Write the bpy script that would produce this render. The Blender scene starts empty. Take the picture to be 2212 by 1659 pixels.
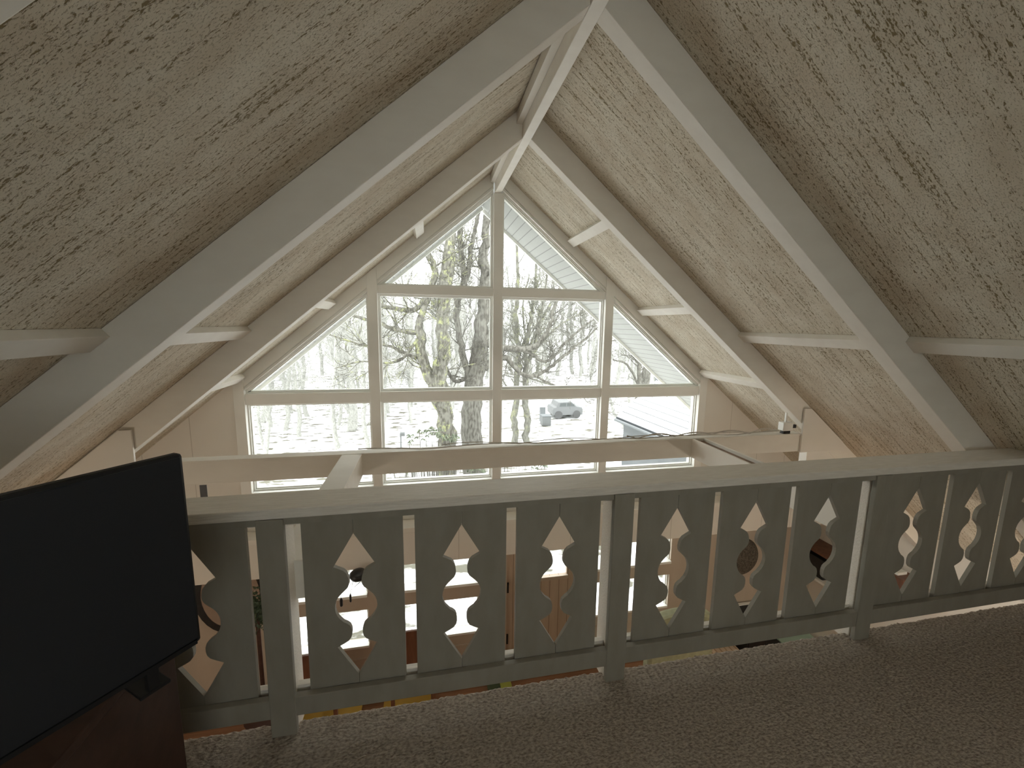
import bpy, math, random
from mathutils import Vector, Matrix, noise
C = bpy.context.scene
COL = C.collection
# ------------------------------------------------------------------ camera
YAW, PITCH, ROLL = 0.2006, -0.1433, 0.0142
fw = Vector((math.sin(YAW)*math.cos(PITCH), math.cos(YAW)*math.cos(PITCH), math.sin(PITCH)))
rt0 = Vector((math.cos(YAW), -math.sin(YAW), 0)); up0 = rt0.cross(fw)
rt = math.cos(ROLL)*rt0 + math.sin(ROLL)*up0
up = -math.sin(ROLL)*rt0 + math.cos(ROLL)*up0
cam = bpy.data.objects.new('camera', bpy.data.cameras.new('camera')); COL.objects.link(cam)
M = Matrix((rt, up, -fw)).transposed().to_4x4(); M.translation = Vector((-0.6907, 0, 1.6))
cam.matrix_world = M
cam.data.sensor_width = 36; cam.data.lens = 889.7/2212*36; cam.data.clip_start = 0.02; cam.data.clip_end = 400
C.camera = cam
# ------------------------------------------------------------------ light
W = bpy.data.worlds.new('overcast'); C.world = W; W.use_nodes = True
nt = W.node_tree; bg = nt.nodes['Background']
tc = nt.nodes.new('ShaderNodeTexCoord'); sp = nt.nodes.new('ShaderNodeSeparateXYZ'); cr = nt.nodes.new('ShaderNodeValToRGB')
nt.links.new(tc.outputs['Generated'], sp.inputs[0]); nt.links.new(sp.outputs['Z'], cr.inputs[0]); nt.links.new(cr.outputs[0], bg.inputs[0])
cr.color_ramp.elements[0].color = (0.95, 0.96, 0.93, 1); cr.color_ramp.elements[1].color = (1, 1, 1, 1)
bg.inputs[1].default_value = 3.4
C.view_settings.view_transform = 'Standard'; C.view_settings.look = 'None'
C.view_settings.gamma = 1; C.view_settings.use_curve_mapping = False
C.view_settings.exposure = 0.83
C.cycles.max_bounces = 12; C.cycles.diffuse_bounces = 7; C.cycles.transparent_max_bounces = 12
C.cycles.use_denoising = True
def portal(name, x, y, z, sx, sz, ry):
    l = bpy.data.lights.new(name, 'AREA'); l.shape = 'RECTANGLE'; l.size = sx; l.size_y = sz
    l.cycles.is_portal = True
    o = bpy.data.objects.new(name, l); COL.objects.link(o); o.location = (x, y, z); o.rotation_euler = (math.radians(ry), 0, 0)
# ------------------------------------------------------------------ numbers of the house
G, A, B, CC = 4.222, 3.003, 1.765, 0.546       # gable wall, three rafter pairs
S, ZR, RD = 0.8363, 3.1143, 0.2076             # roof slope, ceiling ridge height, vertical rafter depth
TH = math.atan(S); SX = 4.3                    # side walls
FL = -2.5                                      # downstairs floor
GZ = -2.9                                      # snow near the house
def ceil(x): return ZR - S*abs(x)
# ------------------------------------------------------------------ helpers
class MB:
    def __init__(s): s.v = []; s.f = []
    def box(s, x0, x1, y0, y1, z0, z1):
        s.obox(Vector(((x0+x1)/2, (y0+y1)/2, (z0+z1)/2)), Vector((1,0,0)), Vector((0,1,0)), Vector((0,0,1)), abs(x1-x0)/2, abs(y1-y0)/2, abs(z1-z0)/2); return s
    def obox(s, c, a, b, n, ha, hb, hn):
        i = len(s.v)
        for k in (-1, 1):
            for q, w in ((-1,-1),(1,-1),(1,1),(-1,1)): s.v.append(c + a*ha*q + b*hb*w + n*hn*k)
        s.f += [(i+3,i+2,i+1,i),(i+4,i+5,i+6,i+7),(i,i+1,i+5,i+4),(i+1,i+2,i+6,i+5),(i+2,i+3,i+7,i+6),(i+3,i,i+4,i+7)]; return s
    def prism(s, poly, y0, y1):                # outline in x,z pushed along y
        i = len(s.v); n = len(poly)
        for y in (y0, y1): s.v += [Vector((p[0], y, p[1])) for p in poly]
        s.f.append(tuple(range(i, i+n))); s.f.append(tuple(range(i+2*n-1, i+n-1, -1)))
        for k in range(n): j = (k+1) % n; s.f.append((i+k, i+n+k, i+n+j, i+j))
        return s
    def prismx(s, poly, x0, x1):               # outline in y,z pushed along x
        i = len(s.v); n = len(poly)
        for x in (x0, x1): s.v += [Vector((x, p[0], p[1])) for p in poly]
        s.f.append(tuple(range(i+n-1, i-1, -1))); s.f.append(tuple(range(i+n, i+2*n)))
        for k in range(n): j = (k+1) % n; s.f.append((i+k, i+j, i+n+j, i+n+k))
        return s
    def prismz(s, poly, z0, z1):
        i = len(s.v); n = len(poly)
        for z in (z0, z1): s.v += [Vector((p[0], p[1], z)) for p in poly]
        s.f.append(tuple(range(i+n-1, i-1, -1))); s.f.append(tuple(range(i+n, i+2*n)))
        for k in range(n): j = (k+1) % n; s.f.append((i+k, i+j, i+n+j, i+n+k))
        return s
    def tube(s, pts, rad, n=6, cap=True):
        pts = [Vector(p) for p in pts]; rings = []
        if not hasattr(rad, '__len__'): rad = [rad]*len(pts)
        u = None
        for k, p in enumerate(pts):
            d = (pts[min(k+1, len(pts)-1)] - pts[max(k-1, 0)]).normalized()
            if u is None: u = d.orthogonal().normalized()
            u = (u - d*u.dot(d)).normalized() if (u - d*u.dot(d)).length > 1e-4 else d.orthogonal().normalized()
            w = d.cross(u); i = len(s.v); rings.append(i)
            for q in range(n):
                a = 2*math.pi*q/n; s.v.append(p + (u*math.cos(a) + w*math.sin(a))*rad[k])
        for a, b in zip(rings, rings[1:]):
            for q in range(n): r = (q+1) % n; s.f.append((a+q, a+r, b+r, b+q))
        if cap: s.f.append(tuple(range(rings[0]+n-1, rings[0]-1, -1))); s.f.append(tuple(range(rings[-1], rings[-1]+n)))
        return s
    def lathe(s, c, prof, n=24):               # profile of (radius, z)
        i = len(s.v)
        for r, z in prof:
            for q in range(n): a = 2*math.pi*q/n; s.v.append(Vector((c[0]+r*math.cos(a), c[1]+r*math.sin(a), c[2]+z)))
        for k in range(len(prof)-1):
            for q in range(n): r = (q+1) % n; s.f.append((i+k*n+q, i+k*n+r, i+(k+1)*n+r, i+(k+1)*n+q))
        s.f.append(tuple(range(i+n-1, i-1, -1))); j = i+(len(prof)-1)*n; s.f.append(tuple(range(j, j+n))); return s
    def build(s, name, m, parent=None, bevel=0, smooth=False, origin=None):
        o0 = Vector(origin) if origin is not None else Vector((0,0,0))
        me = bpy.data.meshes.new(name); me.from_pydata([tuple(v-o0) for v in s.v], [], s.f); me.update()
        me.materials.append(m)
        if smooth:
            for p in me.polygons: p.use_smooth = True
        o = bpy.data.objects.new(name, me); COL.objects.link(o)
        if parent is not None:
            o.parent = parent; o.matrix_parent_inverse = parent.matrix_basis.inverted() if origin is None else Matrix()
        o.location = o0 if parent is None or origin is None else o0
        if bevel:
            b = o.modifiers.new('bevel', 'BEVEL'); b.width = bevel; b.segments = 2; b.limit_method = 'ANGLE'
        return o
def tag(o, label=None, cat=None, group=None, kind=None):
    if label: o['label'] = label
    if cat: o['category'] = cat
    if group: o['group'] = group
    if kind: o['kind'] = kind
    return o
def thing(name, loc, label, cat, group=None, kind=None):
    o = bpy.data.objects.new(name, None); COL.objects.link(o); o.location = loc; o.empty_display_size = .1
    return tag(o, label, cat, group, kind)
def struct(o): o['kind'] = 'structure'; return o
def copy_tree(o, parent=None):
    c = o.copy(); COL.objects.link(c)
    if parent is not None: c.parent = parent
    for ch in list(o.children): copy_tree(ch, c)
    return c
# ------------------------------------------------------------------ materials
def mat(name, col, rough=.6, col2=None, scale=6, stretch=(1,1,1), bump=0, detail=5, metal=0, lo=.35, hi=.65, spec=.4):
    m = bpy.data.materials.new(name); m.use_nodes = True; n = m.node_tree; b = n.nodes['Principled BSDF']
    b.inputs['Roughness'].default_value = rough; b.inputs['Metallic'].default_value = metal; b.inputs['Specular IOR Level'].default_value = spec
    c2 = col2 or tuple(c*.9 for c in col)
    t = n.nodes.new('ShaderNodeTexCoord'); mp = n.nodes.new('ShaderNodeMapping'); mp.inputs['Scale'].default_value = stretch
    ns = n.nodes.new('ShaderNodeTexNoise'); ns.inputs['Scale'].default_value = scale; ns.inputs['Detail'].default_value = detail
    r = n.nodes.new('ShaderNodeValToRGB'); r.color_ramp.elements[0].position = lo; r.color_ramp.elements[1].position = hi
    r.color_ramp.elements[0].color = (*c2, 1); r.color_ramp.elements[1].color = (*col, 1)
    n.links.new(t.outputs['Object'], mp.inputs[0]); n.links.new(mp.outputs[0], ns.inputs['Vector'])
    n.links.new(ns.outputs['Fac'], r.inputs[0]); n.links.new(r.outputs[0], b.inputs['Base Color'])
    if bump:
        bp = n.nodes.new('ShaderNodeBump'); bp.inputs['Strength'].default_value = bump; bp.inputs['Distance'].default_value = .01
        n.links.new(ns.outputs['Fac'], bp.inputs['Height']); n.links.new(bp.outputs[0], b.inputs['Normal'])
    return m
def stripes(m, axis, period, width, dark, rng=None):
    """dark seam lines every period metres across an object axis, multiplied into the colour"""
    n = m.node_tree; b = n.nodes['Principled BSDF']; src = b.inputs['Base Color'].links[0].from_socket
    t = n.nodes.new('ShaderNodeTexCoord'); s = n.nodes.new('ShaderNodeSeparateXYZ'); n.links.new(t.outputs['Object'], s.inputs[0])
    a = n.nodes.new('ShaderNodeMath'); a.operation = 'PINGPONG'; a.inputs[1].default_value = period/2
    c = n.nodes.new('ShaderNodeMath'); c.operation = 'LESS_THAN'; c.inputs[1].default_value = width/2
    mx = n.nodes.new('ShaderNodeMixRGB'); mx.blend_type = 'MULTIPLY'; mx.inputs[2].default_value = (*dark, 1)
    n.links.new(s.outputs[axis], a.inputs[0]); n.links.new(a.outputs[0], c.inputs[0]); n.links.new(c.outputs[0], mx.inputs[0])
    n.links.new(src, mx.inputs[1]); n.links.new(mx.outputs[0], b.inputs['Base Color']); return m
PAINT = (.80, .77, .71)
paint = mat('cream_paint', PAINT, .5, (.76,.73,.67), 3, (1,1,1), .05)
beam_paint = mat('beam_paint', (.80,.77,.705), .55, (.765,.73,.665), 5, (1,2.5,2.5), .05)
raw_wood = mat('raw_brown_wood', (.30,.21,.145), .7, (.2,.13,.09), 8, (1,14,14), .1)
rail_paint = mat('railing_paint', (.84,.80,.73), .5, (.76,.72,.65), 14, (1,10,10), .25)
shaded_board_paint = mat('fretwork_paint', (.315,.295,.25), .6, (.28,.26,.215), 5, (3,3,1), .08)  # railing paint darkened: shade of the loft-facing side put into the colour
trim_paint = mat('window_trim_paint', (.82,.815,.775), .4, (.79,.78,.735), 4, (1,1,1), .03)
wall_paint = mat('wall_panel_paint', (.78,.745,.685), .55, (.74,.705,.645), 2, (1,1,.3), .04)
stripes(wall_paint, 'X', .41, .006, (.72,.7,.68))
low_wood = mat('lower_wall_wood', (.50,.425,.345), .5, (.44,.37,.295), 4, (1,1,.25), .06)
low_wood2 = mat('lower_door_wood', (.50,.40,.31), .45, (.44,.345,.26), 4, (3,3,.3), .05)
stripes(low_wood2, 'X', .11, .006, (.45,.4,.35))
white_trim = mat('vinyl_window_white', (.82,.82,.78), .35, (.78,.78,.74), 5)
floor_wood = mat('floor_boards', (.34,.185,.105), .35, (.26,.13,.07), 3, (1,9,1), .04)
stripes(floor_wood, 'Y', .09, .004, (.4,.35,.3))
dark_brown = mat('dark_stained_wood', (.065,.028,.018), .55, (.045,.019,.012), 3, (1,8,8), .05)
chair_brown = mat('chair_wood', (.17,.075,.04), .4, (.12,.05,.027), 4, (6,6,1), .04)
black = mat('black_plastic', (.012,.013,.015), .5, (.010,.011,.013), 4)
screen = mat('dark_screen', (.019,.022,.028), .45, (.017,.020,.026), 4)
steel = mat('dark_metal', (.05,.05,.05), .4, (.035,.035,.035), 8, metal=.6)
yellow = mat('yellow_cardboard', (.72,.50,.12), .6, (.62,.42,.09), 4)
greenm = mat('green_paint', (.07,.10,.05), .5, (.03,.05,.03), 9)
lime = mat('lime_plastic', (.42,.46,.10), .5, (.36,.40,.08), 6)
mint = mat('mint_cloth', (.42,.58,.50), .7, (.36,.52,.45), 6)
palegreen = mat('pale_green_cushion', (.36,.37,.24), .8, (.30,.31,.20), 20, bump=.1)
tan = mat('striped_tan_cloth', (.62,.50,.38), .8, (.55,.43,.32), 5); stripes(tan, 'X', .07, .02, (.7,.62,.55))
rattan = mat('dark_woven_rattan', (.13,.115,.09), .8, (.05,.043,.034), 60, bump=.5)
cablem = mat('white_cable', (.62,.58,.52), .5, (.5,.46,.42), 8)
snow = mat('snow', (.86,.87,.87), .9, (.13,.125,.10), 1.6, (1,2.2,1), bump=.15, detail=11, lo=.40, hi=.50, spec=.1)
capsnow = mat('cap_snow', (.86,.87,.87), .9, (.78,.78,.76), .7, bump=.15, spec=.1)
shingle = mat('snowy_shingles', (.84,.85,.86), .9, (.76,.77,.78), 3, bump=.1, spec=.1)
stripes(shingle, 'Y', .5, .06, (.09,.095,.1))
siding = mat('grey_siding', (.15,.16,.165), .7, (.13,.14,.145), 3)
soffitm = mat('vinyl_soffit', (.33,.335,.32), .5, (.31,.315,.30), 3)
stripes(soffitm, 'X', .102, .009, (.5,.5,.5))
mailbox = mat('grey_metal_box', (.13,.135,.135), .6, (.11,.115,.115), 5)
carp = mat('silver_car_paint', (.155,.16,.162), .5, (.145,.15,.152), 3); carglass = mat('car_glass', (.09,.1,.1), .3); tyre = mat('car_tyre', (.09,.09,.09), .8)
# ceiling: trowelled texture with brown pits running down the slope
def ceiling_mat():
    m = bpy.data.materials.new('trowelled_ceiling'); m.use_nodes = True; n = m.node_tree; b = n.nodes['Principled BSDF']
    b.inputs['Roughness'].default_value = .85; b.inputs['Specular IOR Level'].default_value = .15
    t = n.nodes.new('ShaderNodeTexCoord')
    def ns(scale, st, det=3, dist=0, rough=.5):
        mp = n.nodes.new('ShaderNodeMapping'); mp.inputs['Scale'].default_value = st
        x = n.nodes.new('ShaderNodeTexNoise'); x.inputs['Scale'].default_value = scale; x.inputs['Detail'].default_value = det; x.inputs['Distortion'].default_value = dist
        x.inputs['Roughness'].default_value = rough
        n.links.new(t.outputs['Object'], mp.inputs[0]); n.links.new(mp.outputs[0], x.inputs['Vector']); return x.outputs['Fac']
    def mth(op, a, c=None, cl=False):
        x = n.nodes.new('ShaderNodeMath'); x.operation = op; x.use_clamp = cl
        for k, q in enumerate((a, c)):
            if q is None: continue
            if isinstance(q, (int, float)): x.inputs[k].default_value = q
            else: n.links.new(q, x.inputs[k])
        return x.outputs[0]
    fine = ns(50, (1, 3.0, 1), 3, .5, .62); clus = ns(13, (.13, 4.2, 1), 4, .15, .6); fleck = ns(105, (1, 2.2, 1), 2)
    f = mth('ADD', fine, mth('MULTIPLY', mth('SUBTRACT', clus, .5), .8))
    f = mth('ADD', f, mth('MULTIPLY', mth('SUBTRACT', fleck, .5), .3))
    pit = mth('MULTIPLY', mth('SUBTRACT', f, .575), 11, True)
    small = mth('MULTIPLY', mth('SUBTRACT', ns(140, (1, 1.8, 1), 2, .3), .55), 8, True)
    pit = mth('MAXIMUM', pit, mth('MULTIPLY', small, .42))
    base = n.nodes.new('ShaderNodeValToRGB'); base.color_ramp.elements[0].color = (.64,.57,.46,1); base.color_ramp.elements[1].color = (.73,.68,.575,1)
    base.color_ramp.elements[0].position = .35; base.color_ramp.elements[1].position = .65
    n.links.new(ns(5, (1,1.6,1), 4), base.inputs[0])
    mx = n.nodes.new('ShaderNodeMixRGB'); mx.inputs[2].default_value = (.24,.19,.105,1)
    n.links.new(pit, mx.inputs[0]); n.links.new(base.outputs[0], mx.inputs[1]); n.links.new(mx.outputs[0], b.inputs['Base Color'])
    bp = n.nodes.new('ShaderNodeBump'); bp.inputs['Strength'].default_value = .55; bp.inputs['Distance'].default_value = .006
    n.links.new(mth('SUBTRACT', mth('MULTIPLY', ns(45,(1,1.5,1),3), .25), pit), bp.inputs['Height']); n.links.new(bp.outputs[0], b.inputs['Normal'])
    return m
ceil_m = ceiling_mat()
carpet_m = mat('grey_beige_carpet', (.54,.475,.40), 1, (.24,.20,.165), 70, (1,1.8,1), .9, 4, lo=.3, hi=.62, spec=.05)
def glass_mat():
    m = bpy.data.materials.new('window_glass'); m.use_nodes = True; n = m.node_tree; n.nodes.remove(n.nodes['Principled BSDF'])
    tr = n.nodes.new('ShaderNodeBsdfTransparent'); tr.inputs[0].default_value = (.97,.985,.98,1)
    gl = n.nodes.new('ShaderNodeBsdfGlossy'); gl.inputs['Roughness'].default_value = .02
    mx = n.nodes.new('ShaderNodeMixShader'); mx.inputs[0].default_value = .006
    n.links.new(tr.outputs[0], mx.inputs[1]); n.links.new(gl.outputs[0], mx.inputs[2]); n.links.new(mx.outputs[0], n.nodes['Material Output'].inputs[0]); return m
glass = glass_mat()
def bark(name, a, b_, lichen=None, sc=9):
    m = mat(name, a, .95, b_, sc, (2,2,.7), .6, 6, lo=.38, hi=.6, spec=.05)
    if lichen:
        n = m.node_tree; bs = n.nodes['Principled BSDF']; src = bs.inputs['Base Color'].links[0].from_socket
        t = n.nodes.new('ShaderNodeTexCoord'); x = n.nodes.new('ShaderNodeTexNoise'); x.inputs['Scale'].default_value = 4.5; x.inputs['Detail'].default_value = 12; x.inputs['Roughness'].default_value = .78
        r = n.nodes.new('ShaderNodeValToRGB'); r.color_ramp.elements[0].position = .53; r.color_ramp.elements[1].position = .60
        mx = n.nodes.new('ShaderNodeMixRGB'); mx.inputs[2].default_value = (*lichen, 1)
        n.links.new(t.outputs['Object'], x.inputs['Vector']); n.links.new(x.outputs['Fac'], r.inputs[0]); n.links.new(r.outputs[0], mx.inputs[0])
        n.links.new(src, mx.inputs[1]); n.links.new(mx.outputs[0], bs.inputs['Base Color'])
    return m
bark1 = bark('lichened_bark', (.165,.16,.14), (.08,.076,.064), (.27,.285,.15))
bark2 = bark('grey_bark', (.165,.16,.142), (.085,.08,.07))
bark3 = bark('pale_bark', (.20,.20,.175), (.12,.115,.10), (.25,.26,.165))
barkfar = bark('frosted_far_bark', (.37,.37,.345), (.26,.26,.24))  # outdoor haze put into the snowy bark colour as a paler tone

# ================================================================== THE HOUSE
def slope_slab(name, side, y0, y1, off, th, m, x0=0, x1=SX):
    """slab lying on the roof slope; local X runs down the slope, Y along the ridge"""
    L0, L1 = x0/math.cos(TH), x1/math.cos(TH)
    o = MB().box(L0, L1, y0, y1, 0, th).build(name, m)
    ax = Vector((side*math.cos(TH), 0, -math.sin(TH))); ay = Vector((0, 1, 0)); az = ax.cross(ay)
    if az.z < 0:                                   # keep the slab above the plane
        for v in o.data.vertices: v.co.z = -v.co.z
        o.data.flip_normals()
    R = Matrix((ax, ay, az)).transposed().to_4x4(); R.translation = Vector((0, 0, ZR-off)); o.matrix_world = R
    return o
struct(slope_slab('ceiling', 1, -3.2, G+.14, 0, .05, ceil_m))
struct(slope_slab('ceiling', -1, -3.2, G+.14, 0, .05, ceil_m))
for sd in (1, -1):
    o = slope_slab('roof_overhang', sd, G+.14, 5.47 if sd > 0 else 5.40, .05, .12, soffitm); tag(o, kind='structure')
    o = slope_slab('trim_%d' % (1 if sd > 0 else 2), sd, 5.47 if sd > 0 else 5.40, 5.50 if sd > 0 else 5.43, .095, .2, white_trim); tag(o, kind='structure')
# rafters, each with its own side, notch-free timber
def rafter(side, y, label, extra=None):
    x0, x1 = .031*side, (SX-.02)*side
    o = MB().prism([(x0, ceil(x0)-.002), (x1, ceil(x1)-.002), (x1, ceil(x1)-RD), (x0, ceil(x0)-RD)][::side], y, y+.088).build('rafter', beam_paint, bevel=.003)
    return tag(o, label, 'rafter', 'sloping roof rafters')
rafter(1, A, 'cream painted rafter right of the ridge, ending at the right plywood plate')
rafter(-1, A, 'cream painted rafter left of the ridge, ending at the left plywood plate')
rafter(1, B, 'large near cream rafter sloping down to the right end of the handrail')
rafter(-1, B, 'large near cream rafter sloping down behind the dark television')
rafter(-1, CC, 'grey rafter edge cutting the top left corner of the picture')
rafter(1, CC, 'cream rafter overhead on the right side, next to the viewer')
tag(MB().box(-.031, .031, -3.2, G, 2.8765, 3.13).build('ridge_beam', beam_paint, bevel=.003), 'narrow white ridge beam running overhead towards the top of the window', 'beam')
tag(MB().box(-.075, -.033, A+.09, G, 2.97, 3.045).build('ridge_batten', paint), 'thin cream batten along the left side of the ridge beam near the window', 'batten')
tag(MB().box(-.075, -.033, B+.09, A, 2.97, 3.045).build('ridge_batten', paint), 'thin cream batten along the left side of the ridge beam between the rafter pairs', 'batten')
# ceiling blocks laid flat across the slope between rafters
def block(side, x, y0, y1, label, D=.04, Wd=.09, group=None):
    d = Vector((side*math.cos(TH), 0, -math.sin(TH))); n = Vector((-side*math.sin(TH), 0, -math.cos(TH)))
    c = Vector((side*x, (y0+y1)/2, ceil(x))) + d*Wd/2 + n*(D/2+.001)
    o = MB().obox(c, d, Vector((0,1,0)), n, Wd/2, (y1-y0)/2-.001, D/2).build('ceiling_batten', beam_paint, bevel=.002)
    return tag(o, label, 'batten', group or 'flat battens across the sloping ceiling')
block(1, 1.85, B+.088, A, 'white ceiling batten between the two right-hand rafters, above the handrail')
block(-1, 1.85, B+.088, A, 'white ceiling batten between the two left-hand rafters')
block(1, 1.85, CC+.088, B, 'white ceiling batten at the right edge, outside the near right rafter')
block(-1, 1.85, CC+.088, B, 'white ceiling batten at the left edge, above the television')
for sd, nm in ((1, 'right'), (-1, 'left')):
    for x, w in ((.746, 'topmost'), (1.562, 'middle'), (2.385, 'lowest')):
        block(sd, x, A+.088, G-.03, '%s short white batten between the far %s rafter and the window wall' % (w, nm), .045, .092, 'short battens beside the gable window')
# tie beam, plates and joists
tb = MB().box(-2.56, 2.57, A-.002, A+.086, .507, .656).build('tie_beam', beam_paint, bevel=.003)
MB().box(-2.56, 2.57, A-.007, A+.088, .656, .672).build('cap_board', beam_paint, tb, bevel=.002)
tag(tb, 'long cream tie beam crossing in front of the lower panes of the window', 'beam')
for sd, nm in ((1,'right'),(-1,'left')):
    x0, xt = 2.56, 2.63
    poly = [(x0, .90), (xt, .90), (3.02, ceil(3.02)-.012), (3.04, .50), (x0, .50)]
    o = MB().prism([(sd*a, b) for a, b in poly][::sd], A-.02, A-.004).build('gusset_plate', paint, bevel=.002)
    tag(o, 'cream plywood plate covering the %s end of the tie beam and rafter foot' % nm, 'plate')
    tag(MB().box(sd*2.66, sd*4.0, A+.004, A+.08, .34, .498).build('floor_joist', paint), 'cream joist below the plywood plate at the %s end' % nm, 'joist')
tag(MB().box(-1.305, -1.17, 1.64, A-.003, .505, .67).build('cross_joist', beam_paint, bevel=.003), 'white knotty cross joist running from the left railing post to the tie beam', 'joist')
j = thing('cross_joist', (1.54, 2.3, .51), 'white boxed cross joist with a brown open top, right of the window', 'joist')
MB().box(1.475, 1.494, 1.64, A-.003, .51, .668).build('side_board', paint, j); MB().box(1.583, 1.602, 1.64, A-.003, .51, .668).build('side_board', paint, j)
o = MB().box(1.494, 1.583, 1.64, A-.003, .52, .645).build('core_board', raw_wood, j); o['label'] = 'brown unpainted core'
# small plastic box with its bracket, cables along the tie beam
bx = thing('junction_box', (2.42, A+.03, .672), 'small white junction box standing on the right end of the tie beam', 'box')
MB().box(2.375, 2.475, A, A+.06, .70, .775).build('box_body', white_trim, bx, bevel=.004); MB().box(2.475, 2.54, A+.03, A+.05, .715, .745).build('connector', steel, bx)
MB().box(2.41, 2.425, A+.02, A+.035, .775, .86).build('bracket', white_trim, bx); MB().box(2.39, 2.46, A+.01, A+.05, .672, .70).build('foot', steel, bx)
R = random.Random(4)
def cable(x0, x1, y, z, amp, r, label):
    n = 40; ph = R.random()*6
    pts = [(x0+(x1-x0)*i/n, y+.012*math.sin(i*.5+ph), z+abs(math.sin(i*.32+ph))*amp) for i in range(n+1)]
    tag(MB().tube(pts, r, 6).build('cable', cablem, smooth=True), label, 'cable')
cable(-1.2, 2.37, A+.02, .680, .016, .005, 'pale cable lying along the front of the tie beam top')
cable(-.6, 2.36, A+.055, .679, .022, .004, 'thin slack cable bowing up along the back of the tie beam top')
cable(.9, 2.35, A+.035, .682, .034, .006, 'looser pale cable bundle on the tie beam next to the junction box')

# ---- gable wall, walls, floors
st = MB()
for sd in (1, -1):
    x0, x1 = 2.488, SX
    st.prism([(sd*x0, ceil(x0)), (sd*x1, ceil(x1)), (sd*x1, -.86), (sd*x0, -.86)][::sd], G+.01, G+.14)
st.box(-2.488, 2.488, G+.01, G+.14, -.86, -.076)
struct(st.build('wall_far', wall_paint))
lw = MB()
X = [-SX, -2.12, -1.36, -1.10, -.17, .14, .98, 1.13, 2.19, SX]
for a, b in ((0,1),(2,3),(4,5),(6,7),(8,9)): lw.box(X[a], X[b], G, G+.14, FL, -.86)
for a, b in ((1,2),(3,4),(7,8)):
    lw.box(X[a], X[b], G, G+.14, -1.43, -1.27); lw.box(X[a], X[b], G, G+.14, FL, -1.87)
    lw.box(X[a], X[b], G-.02, G, -2.02, -1.99)
struct(lw.build('wall_far', low_wood))
struct(MB().box(-SX, SX, 4.055, G, -.858, -.50).build('trim_3', wall_paint)); struct(MB().box(-SX, SX, 4.035, G+.005, -.50, -.45).build('trim_4', paint, bevel=.004))
for sd, nm in ((1,'right'),(-1,'left')):
    struct(MB().box(sd*SX, sd*(SX+.1), -3.2, G+.14, FL-.1, ceil(SX)+.05).build('wall_'+nm, wall_paint if sd < 0 else paint))
bk = MB(); bk.prism([(-SX, ceil(SX)), (-SX, FL), (-.9, FL), (-.9, 2.1), (.9, 2.1), (.9, FL), (SX, FL), (SX, ceil(SX)), (0, ZR)], -3.3, -3.2)
bk.box(-.9, .9, -3.3, -3.2, FL, 1.1)
struct(bk.build('wall_back', paint))
struct(MB().box(-SX, SX, -3.3, G+.14, FL-.1, FL).build('floor', floor_wood))
# posts and rails of the gable window
k = 5
for nn, z1 in ((-2, ceil(2.488)), (-1, ceil(1.265)), (0, 2.876), (1, ceil(1.265)), (2, ceil(2.488))):
    x = nn*1.22+.006
    hw = .046
    if nn == 0: pl = [(x-hw, -.13), (x+hw, -.13), (x+hw, z1), (x-hw, z1)]
    else: pl = [(x-hw, -.13), (x+hw, -.13), (x+hw, ceil(x+hw)-.002), (x-hw, ceil(x-hw)-.002)]
    struct(MB().prism(pl, G-.012, G+.13).build('trim_%d' % k, trim_paint, bevel=.002)); k += 1
struct(MB().box(-1.168, 1.18, G+.006, G+.13, 1.88, 1.96).build('trim_%d' % k, trim_paint, bevel=.002)); k += 1
struct(MB().box(-2.388, 2.40, G+.006, G+.13, .816, .918).build('trim_%d' % k, trim_paint, bevel=.002)); k += 1
for sd in (1, -1):                                # stepped rake casing under the ceiling
    for a, b, y in ((0, .13, G), (.13, .15, G+.012), (.15, .165, G-.004), (.165, .178, G+.03)):
        x0, x1 = .045, 2.42
        o = MB().prism([(sd*x0, ceil(x0)-a*1), (sd*x1, ceil(x1)-a), (sd*x1, ceil(x1)-b), (sd*x0, ceil(x0)-b)][::sd], y, G+.13).build('trim_%d' % k, trim_paint); struct(o); k += 1
struct(MB().box(-2.50, 2.50, G-.03, G+.10, -.13, -.10).build('trim_%d' % k, trim_paint, bevel=.003)); k += 1
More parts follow.
